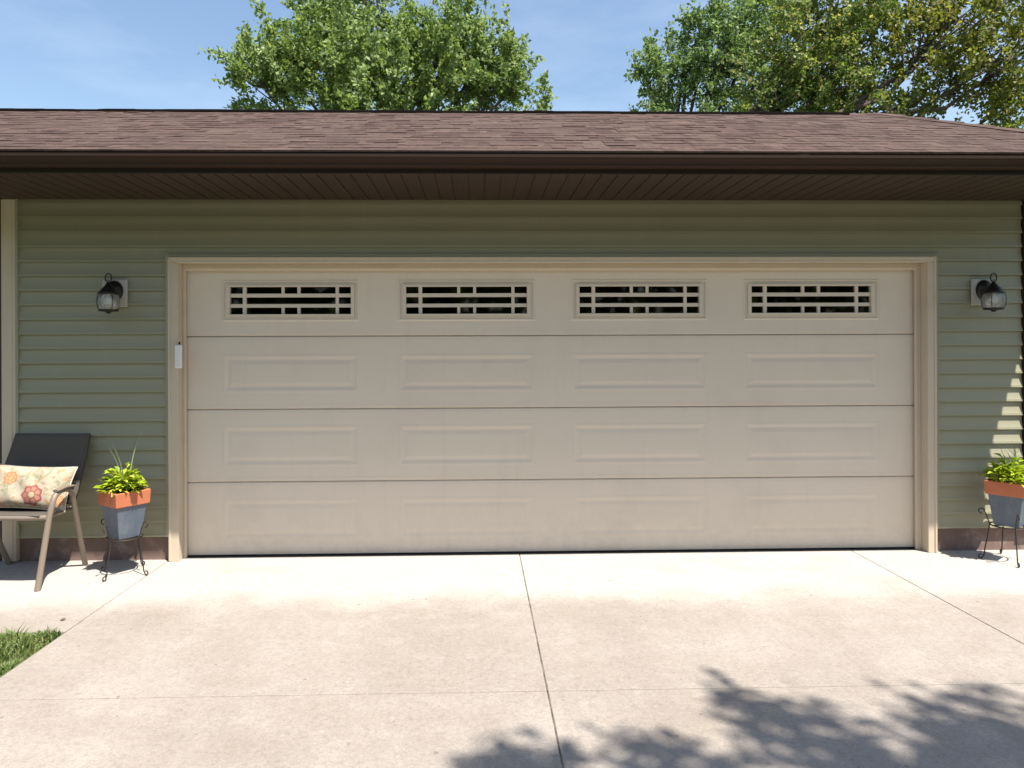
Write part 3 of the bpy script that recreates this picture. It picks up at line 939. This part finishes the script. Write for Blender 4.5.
def make_plant(seed, label, spikes, n=300, rad=0.140, hgt=0.150):
    r = empty('potted_plant', (0, 0, 0), 0, label, 'plant', 'lime green plants in the square pots')
    rg = random.Random(seed)
    mb = MB()
    for k in range(n):
        # dome of leaves: stem tip on the dome, leaf heading outward
        q = rg.uniform(0, 6.283); d = math.sqrt(rg.random())
        bump = 0.85 + 0.22 * math.sin(3 * q + seed) + 0.12 * math.sin(7 * q)
        h = 0.008 + hgt * (1 - d ** 2.6) * rg.uniform(0.35, 1.0) * bump
        px, py = math.cos(q) * d * rad * 0.78 * bump, math.sin(q) * d * rad * 0.78 * bump
        az = q + rg.uniform(-0.9, 0.9)
        el = rg.uniform(0.25, 1.25) * (1 - 0.45 * d)
        L = rg.uniform(0.048, 0.090); W = L * rg.uniform(0.34, 0.52)
        vs, fs = leaf_verts(L, W, rg.uniform(0.10, 0.3), rg.uniform(0.1, 0.55), (px, py, h), az, el, rg.uniform(-0.5, 0.5))
        mb.add(vs, fs, True)
    mb.build('leaves', M_lime, r, fix=False)
    mb = MB()
    for k in range(26):
        q = rg.uniform(0, 6.283); d = rg.uniform(0.01, 0.08)
        mb.tube([(math.cos(q) * d * .5, math.sin(q) * d * .5, -0.02), (math.cos(q) * d, math.sin(q) * d, 0.03), (math.cos(q) * d * 1.25, math.sin(q) * d * 1.25, 0.065)], 0.0024, 5)
    mb.build('stems', M_lime, r)
    for k in range(9):
        mb = MB()
        q = rg.uniform(0, 6.283); d = rg.uniform(0.095, 0.118)
        m_ = max(abs(math.cos(q)), abs(math.sin(q)))
        c = Vector((math.cos(q) * d / m_ * 0.95, math.sin(q) * d / m_ * 0.95, rg.uniform(0.012, 0.03)))
        for p in range(5):
            vs, fs = leaf_verts(0.014, 0.011, 0.1, 0.2, c, p * 1.257 + q, 0.5)
            mb.add(vs, fs, True)
        mb.build('red_flower', M_petal, r, fix=False)
    mb = MB()
    for (bx, by, pts, w) in spikes:                          # arching strap leaves
        P = [Vector((bx, by, 0.0))] + [Vector(p) for p in pts]
        path = []
        for i in range(len(P) - 1):
            for t in (0, 0.34, 0.67): path.append(P[i].lerp(P[i + 1], t))
        path.append(P[-1])
        m = len(path)
        for _ in range(3):
            path = [path[0]] + [(path[i - 1] + path[i] * 2 + path[i + 1]) / 4 for i in range(1, m - 1)] + [path[-1]]
        sd = Vector((0.86, -0.35, 0.1)).normalized()
        vs, fs = [], []
        for i, p in enumerate(path):
            ww = w * (1 - (i / (m - 1)) ** 1.6) * 0.5 + 0.0006
            vs += [p - sd * ww, p + Vector((0, 0.002, 0)), p + sd * ww]
        for i in range(m - 1):
            for k in range(2): fs.append((i * 3 + k, i * 3 + k + 1, i * 3 + k + 4, i * 3 + k + 3))
        mb.add(vs, fs, True)
    mb.build('strap_leaves', M_spike, r, fix=False)
    return r

S1, S2 = Vector((-2.352, -0.285, 0)), Vector((3.690, -0.235, 0))
st = make_stand(); st.location = S1
st2 = copy_tree(st); st2.location = S2; st2.rotation_euler.z = R(-4)
st2['label'] = 'black wire plant stand with curled feet right of the garage door'
pot = make_pot(); pot.location = S1 + Vector((0, 0, 0.2485)); pot.rotation_euler.z = R(-36); pot.scale = (0.87, 0.87, 1.0)
pot2 = copy_tree(pot); pot2.location = S2 + Vector((0, 0, 0.2485)); pot2.rotation_euler.z = R(-51)
pot2['label'] = 'square blue grey pot with terracotta rim on the stand right of the garage door'
sp1 = [(0.0, 0, [(-0.02, 0.0, 0.14), (-0.085, 0.01, 0.28), (-0.195, 0.02, 0.375)], 0.014), (0.01, 0, [(-0.01, 0, 0.15), (-0.045, 0.0, 0.27), (-0.125, 0.01, 0.385)], 0.013),
       (0.03, 0, [(0.045, 0, 0.16), (0.065, 0.01, 0.29), (0.115, 0.02, 0.41)], 0.011), (0.02, 0.02, [(0.04, 0.02, 0.16), (0.05, 0.03, 0.27), (0.06, 0.04, 0.36)], 0.009),
       (0.0, 0.02, [(-0.03, 0.03, 0.14), (-0.05, 0.05, 0.22), (-0.08, 0.08, 0.28)], 0.009)]
pl = make_plant(3, 'lime green leafy plant with long pale strap leaves in the pot beside the patio chair', sp1, 330)
pl.location = S1 + Vector((0, 0, 0.2485 + 0.296))
rg = random.Random(9)
sp2 = []
for k in range(13):
    a = rg.uniform(-0.06, 0.07); o_ = rg.uniform(-0.07, 0.08); h = rg.uniform(0.19, 0.27)
    sp2.append((0.02 + a * 0.4, 0.0, [(0.02 + a * 0.7, 0, h * 0.5), (0.02 + a + o_ * 0.3, 0.01, h * 0.8), (0.02 + a + o_, 0.015, h)], 0.007))
pl2 = make_plant(8, 'lime green leafy plant with short upright spikes in the pot right of the garage door', sp2, 360, 0.165, 0.150)
pl2.location = S2 + Vector((0, 0, 0.2485 + 0.296))

# a dry leaf on the walkway
vs, fs = leaf_verts(0.034, 0.02, 0.25, -0.1, (-2.30, -1.12, 0.004), 0.5, 0.05)
b = MB(); b.add(vs, fs, True)
tag(b.build('dry_leaf', M_dry, fix=False), 'small curled brown dry leaf lying on the walkway near the grass corner', 'leaf')

# ------------------------------------------------------------------ trees
def tree(name, label, base, trunk_pts, trunk_r, lobes, leaf, mat, seed, group=None, up=0.5, per=26, twig=0.75, wrel=0.62, core=0.85, spread=0.75):
    """lobes: (x, y, z, rx, ry, rz, twigs). Limbs run from the trunk to every lobe, twigs fill the lobe, leaves line the twigs."""
    rng = np.random.default_rng(seed)
    rg = random.Random(seed)
    root = empty(name, base, 0, label, 'tree', group)
    B = Vector(base)
    mb = MB()
    tp = [Vector(p) for p in trunk_pts]
    k = len(tp)
    mb.tube(tp, [trunk_r * (1.35 if i == 0 else 1 - 0.55 * i / (k - 1)) for i in range(k)], 10)
    LV = []
    for (x, y, z, rx, ry, rz, n) in lobes:
        c = Vector((x, y, z)) - B
        a = tp[-1] if c.z > tp[-1].z + 0.5 else tp[-2].lerp(tp[-1], 0.5)
        mid = a.lerp(c, 0.55) + Vector((rg.uniform(-.2, .2), rg.uniform(-.2, .2), -0.12 * (c - a).length))
        r0 = trunk_r * 0.36
        mb.tube([a, a.lerp(mid, 0.5) + Vector((0, 0, 0.05)), mid, c.lerp(mid, 0.3), c + Vector((0, 0, rz * 0.5))], [r0, r0 * .85, r0 * .62, r0 * .4, r0 * .15], 7, False)
        hubs = [mid.lerp(c, t) for t in (0.4, 0.7, 1.0)]
        for j in range(n):
            d = rng.normal(size=3); d /= np.linalg.norm(d)
            rad = rng.random() ** 0.42
            p = np.array(c) + d * np.array([rx, ry, rz]) * rad * core
            dirn = d * np.array([1, 1, 1]) * 0.75 + np.array([0, 0, up]) + rng.normal(size=3) * 0.35
            dirn /= np.linalg.norm(dirn)
            L = twig * rng.uniform(0.5, 1.15)
            if j % 6 == 1:
                p = np.array(c) + d * np.array([rx, ry, rz]) * 0.95; L *= 1.35
            e = p + dirn * L
            if j % 4 == 0:
                h = hubs[rg.randrange(3)]
                m_ = (np.array(h) + p) / 2 + rng.normal(size=3) * 0.08 * rx
                mb.tube([h, Vector(m_), Vector(p), Vector(e)], [0.022 * rx ** 0.5, 0.015, 0.009, 0.003], 5, False)
            ts = np.sort(rng.random(per)) ** 0.8
            q = p[None] + dirn[None] * (ts * L)[:, None] + rng.normal(size=(per, 3)) * leaf * spread * (1.0 - 0.5 * ts)[:, None]
            tn = rng.normal(size=3) * 0.8 + np.array([0.1, -0.35, 0.7]) + d * 0.5
            LV.append(np.concatenate([q, np.repeat(dirn[None], per, 0), np.repeat(tn[None], per, 0)], 1))
    A = np.concatenate(LV, 0)
    n = len(A)
    P_, Dn, Tn = A[:, :3], A[:, 3:6], A[:, 6:]
    ax = rng.normal(size=(n, 3)) * 0.8 + Dn * 0.5; ax /= np.linalg.norm(ax, axis=1)[:, None]
    nrm = rng.normal(size=(n, 3)) * 0.55 + Tn; nrm -= ax * (nrm * ax).sum(1)[:, None]; nrm /= np.linalg.norm(nrm, axis=1)[:, None]
    sd = np.cross(nrm, ax)
    l = (leaf * rng.uniform(0.65, 1.25, n))[:, None]; w = l * wrel * 0.5
    V = np.stack([P_, P_ + ax * l * 0.45 + sd * w + nrm * w * 0.35, P_ + ax * l, P_ + ax * l * 0.45 - sd * w + nrm * w * 0.35], 1).reshape(-1, 3)
    idx = np.arange(n)[:, None] * 4
    F = np.concatenate([idx + np.array([[0, 1, 2]]), idx + np.array([[0, 2, 3]])], 0)
    me = bpy.data.meshes.new('crown')
    me.vertices.add(len(V)); me.vertices.foreach_set('co', V.astype(np.float32).ravel())
    me.loops.add(F.size); me.loops.foreach_set('vertex_index', F.astype(np.int32).ravel())
    me.polygons.add(len(F)); me.polygons.foreach_set('loop_start', np.arange(0, F.size, 3, dtype=np.int32))
    me.update(); me.validate()
    me.materials.append(mat)
    link(bpy.data.objects.new('crown', me), root)
    mb.build('trunk', M_bark, root, fix=False)
    return root

GB = 'trees rising behind the roof'
# scale at y = 13 is 39.7 px per metre: X = (px - 484) / 39.7, Z = 1.5 + (347 - py) / 39.7
def lobes_at(y, rows):
    s = 720.0 / (y + 5.14)
    return [((px - 477) / s, y + dy, 1.497 + (347 - py) / s, rx / s, ry, rz / s, n) for (px, py, rx, rz, dy, ry, n) in rows]
tree('maple_tree', 'full fresh green maple with upright leafy shoots rising behind the left half of the roof', (-2.3, 13, 0),
     [(0, 0, 0), (0.05, 0, 2.0), (-0.05, 0.1, 4.0), (0.0, 0, 5.6)], 0.24,
     lobes_at(13, [(340, 75, 66, 44, 0.0, 1.9, 150), (336, 22, 32, 24, 0.3, 1.3, 66), (284, 62, 26, 20, 0.3, 1.0, 36), (268, 92, 26, 16, -.3, 1.0, 32), (246, 48, 9, 5, .2, .4, 6), 
                   (440, 72, 56, 40, -0.3, 1.8, 140), (462, 25, 8, 22, -0.2, 0.6, 18), (496, 95, 18, 12, .3, .8, 20), (403, 38, 14, 18, 0.5, .8, 24), (478, 56, 15, 16, 0.2, 0.8, 28),
                   (508, 62, 10, 14, 0.1, 0.6, 22), (514, 90, 11, 12, -.1, .6, 13), (548, 108, 7, 4, 0.4, 0.4, 6), (385, 125, 120, 50, 0, 2.4, 170), (375, -20, 22, 22, .5, 1, 28), (318, 0, 12, 18, .3, .7, 18)]),
     0.125, M_maple, 21, GB, up=0.65, per=72, twig=0.8, core=0.78, spread=0.7)
tree('elm_tree', 'airy blue green tree with small leaves rising behind the roof right of centre', (4.9, 14.5, 0),
     [(0, 0, 0), (0.1, 0, 2.5), (0.0, 0.1, 4.5), (0.15, 0, 6.0)], 0.2,
     lobes_at(14.5, [(663, 72, 22, 24, 0, .9, 42), (690, 88, 26, 26, .2, 1.0, 44), (720, 60, 26, 34, -.2, 1.2, 70), (716, 18, 14, 12, 0.1, .7, 18), (748, 22, 26, 20, 0.1, 1, 44), (690, 42, 14, 16, .1, .6, 16),
                     (765, 75, 34, 42, 0.2, 1.4, 84), (780, 5, 26, 30, .3, 1.2, 50), (705, 125, 70, 26, 0, 1.6, 60), (650, 106, 12, 8, .3, .5, 6)]),
     0.12, M_elm, 34, GB, up=0.3, per=50, twig=0.75, core=0.8, spread=0.9)
tree('oak_tree', 'dark olive tree with thick limbs rising behind the right part of the roof', (5.7, 10.5, 0),
     [(0, 0, 0), (0.05, 0, 2.5), (0.0, 0.1, 4.6), (0.1, 0, 6.4)], 0.22,
     lobes_at(10.5, [(808, 50, 40, 44, 0, 1.2, 95), (830, 92, 44, 28, -.2, 1.0, 70), (845, 5, 50, 40, 0.1, 1.4, 90), (885, 30, 38, 36, 0.2, 1.0, 40), (790, 95, 30, 22, .2, .9, 40), (850, 60, 36, 40, .4, 1.0, 60), (905, -25, 40, 30, .3, 1.1, 40), (880, 108, 34, 14, 0, .8, 32), (840, 140, 90, 30, 0, 1.3, 60)]),
     0.095, M_oak, 45, GB, up=0.2, per=54, twig=0.55, core=0.85)
tree('ash_tree', 'loose yellow green tree showing sky through its crown above the right roof hip', (7.4, 10.0, 0),
     [(0, 0, 0), (-0.05, 0, 2.5), (0.1, 0.1, 4.4), (0.0, 0, 6.2)], 0.2,
     lobes_at(10.0, [(935, 40, 38, 36, 0, 1.1, 64), (975, 15, 44, 36, .1, 1.2, 84), (1000, 65, 36, 36, -.1, 1.0, 64), (945, 92, 28, 14, .1, .8, 26), (1010, 112, 34, 16, 0, .8, 34), (1050, 40, 50, 60, .2, 1.5, 110), (960, 72, 20, 16, .2, .6, 16), (1000, -30, 60, 36, .2, 1.4, 60), (980, 150, 80, 24, 0, 1.2, 40)]),
     0.10, leafmat('ash_leaves', [(0, (0.108, 0.138, 0.024)), (0.4, (0.204, 0.237, 0.042)), (0.75, (0.324, 0.338, 0.072)), (0.9, (0.384, 0.275, 0.120)), (1, (0.552, 0.550, 0.168))]), 56, GB, up=0.2, per=40, twig=0.55, core=0.85)

# the tree behind the photographer that throws its shade on the drive
def shade_lobes(rows):
    k = Vector((0.3325, -0.38))
    return [(gx + k.x * h, gy + k.y * h, h, rx, ry, rz, n) for (gx, gy, h, rx, ry, rz, n) in rows]
tree('shade_tree', 'broad leafy tree behind the viewer whose branches shade the lower right of the driveway', (5.6, -11.5, 0),
     [(0, 0, 0), (-0.05, 0, 2.2), (-0.15, 0.1, 4.2), (-0.4, 0.3, 6.4)], 0.26,
     shade_lobes([(0.02, -2.60, 7.4, 0.06, 0.03, 0.03, 3), (0.28, -2.54, 7.3, 0.20, 0.03, 0.04, 4), (0.22, -2.70, 7.3, 0.20, 0.03, 0.04, 4), (0.58, -2.62, 7.3, 0.22, 0.06, 0.06, 7), (0.86, -2.74, 7.4, 0.22, 0.04, 0.05, 5), (0.45, -3.0, 7.4, 0.5, 0.14, 0.2, 18),
                  (1.22, -2.24, 7.6, 0.14, 0.03, 0.03, 3), (1.42, -2.34, 7.6, 0.20, 0.03, 0.03, 4), (1.42, -2.48, 7.5, 0.26, 0.05, 0.05, 7), (1.72, -2.40, 7.6, 0.26, 0.05, 0.05, 8), (2.02, -2.34, 7.6, 0.16, 0.04, 0.04, 4), (2.14, -2.52, 7.7, 0.26, 0.06, 0.06, 10), (2.46, -2.40, 7.6, 0.20, 0.06, 0.06, 9), (2.98, -2.46, 7.7, 0.5, 0.15, 0.15, 16),
                  (1.80, -2.80, 7.8, 0.50, 0.16, 0.2, 46), (2.5, -2.82, 7.9, 0.6, 0.22, 0.24, 50), (3.3, -3.0, 8.0, 0.9, 0.4, 0.4, 60), (1.28, -2.86, 7.7, 0.20, 0.06, 0.08, 7),
                  (-1.2, -3.6, 8.2, 1.1, 0.6, 0.5, 71), (0.8, -3.7, 8.4, 1.1, 0.6, 0.6, 78), (2.8, -3.9, 8.6, 1.2, 0.8, 0.7, 84),  # rear lobes, out of view: canopy widened to darken the upper wall
                  (4.8, -4.0, 8.8, 1.3, 1.0, 0.8, 84), (-2.4, -4.9, 8.8, 1.3, 0.9, 0.8, 84), (-0.4, -5.2, 9.2, 1.4, 1.0, 0.9, 91), (1.8, -5.4, 9.4, 1.4, 1.0, 0.9, 91)]),
     0.115, M_maple, 77, None, up=0.1, per=18, twig=0.32)

# woods round the plot: across the street behind the viewer (unseen, added to darken the window glass and wall) and beyond the garden
def woods():
    rng = np.random.default_rng(8)
    n = 42000
    x = rng.uniform(-60, 60, n)
    top = 8.5 + 2.2 * np.sin(x * 0.35) + 1.4 * np.sin(x * 0.93 + 1)
    z = rng.random(n) ** 0.8 * top
    y = -30 + rng.normal(size=n) * 1.6 + 1.2 * np.sin(x * 0.7)
    m = n // 2                                               # the rest: a ring beyond the back garden, lower than the roofline
    th = rng.uniform(-0.35, math.pi + 0.35, m); rad = 62 + rng.normal(size=m) * 2.0
    x2, y2 = np.cos(th) * rad, np.sin(th) * rad - 5
    z2 = rng.random(m) ** 0.8 * (7.0 + 1.5 * np.sin(th * 23) + 1.0 * np.sin(th * 57))
    x, y, z = np.concatenate([x, x2]), np.concatenate([y, y2]), np.concatenate([z, z2]); n = len(x)
    c = np.stack([x, y, z], 1)
    a = rng.normal(size=(n, 3)); a /= np.linalg.norm(a, axis=1)[:, None]
    b_ = np.cross(a, rng.normal(size=(n, 3))); b_ /= np.linalg.norm(b_, axis=1)[:, None]
    L = rng.uniform(0.25, 0.5, n)[:, None] * np.where(np.arange(n) < 42000, 1.0, 1.5)[:, None]
    V = np.stack([c - a * L, c + b_ * L * .55, c + a * L, c - b_ * L * .55], 1).reshape(-1, 3)
    F = (np.arange(n)[:, None] * 4 + np.array([[0, 1, 2, 3]])).tolist()
    me = bpy.data.meshes.new('woods'); me.from_pydata(V.tolist(), [], F); me.materials.append(M_oak)
    return tag(link(bpy.data.objects.new('woods', me)), kind='stuff')
woods()
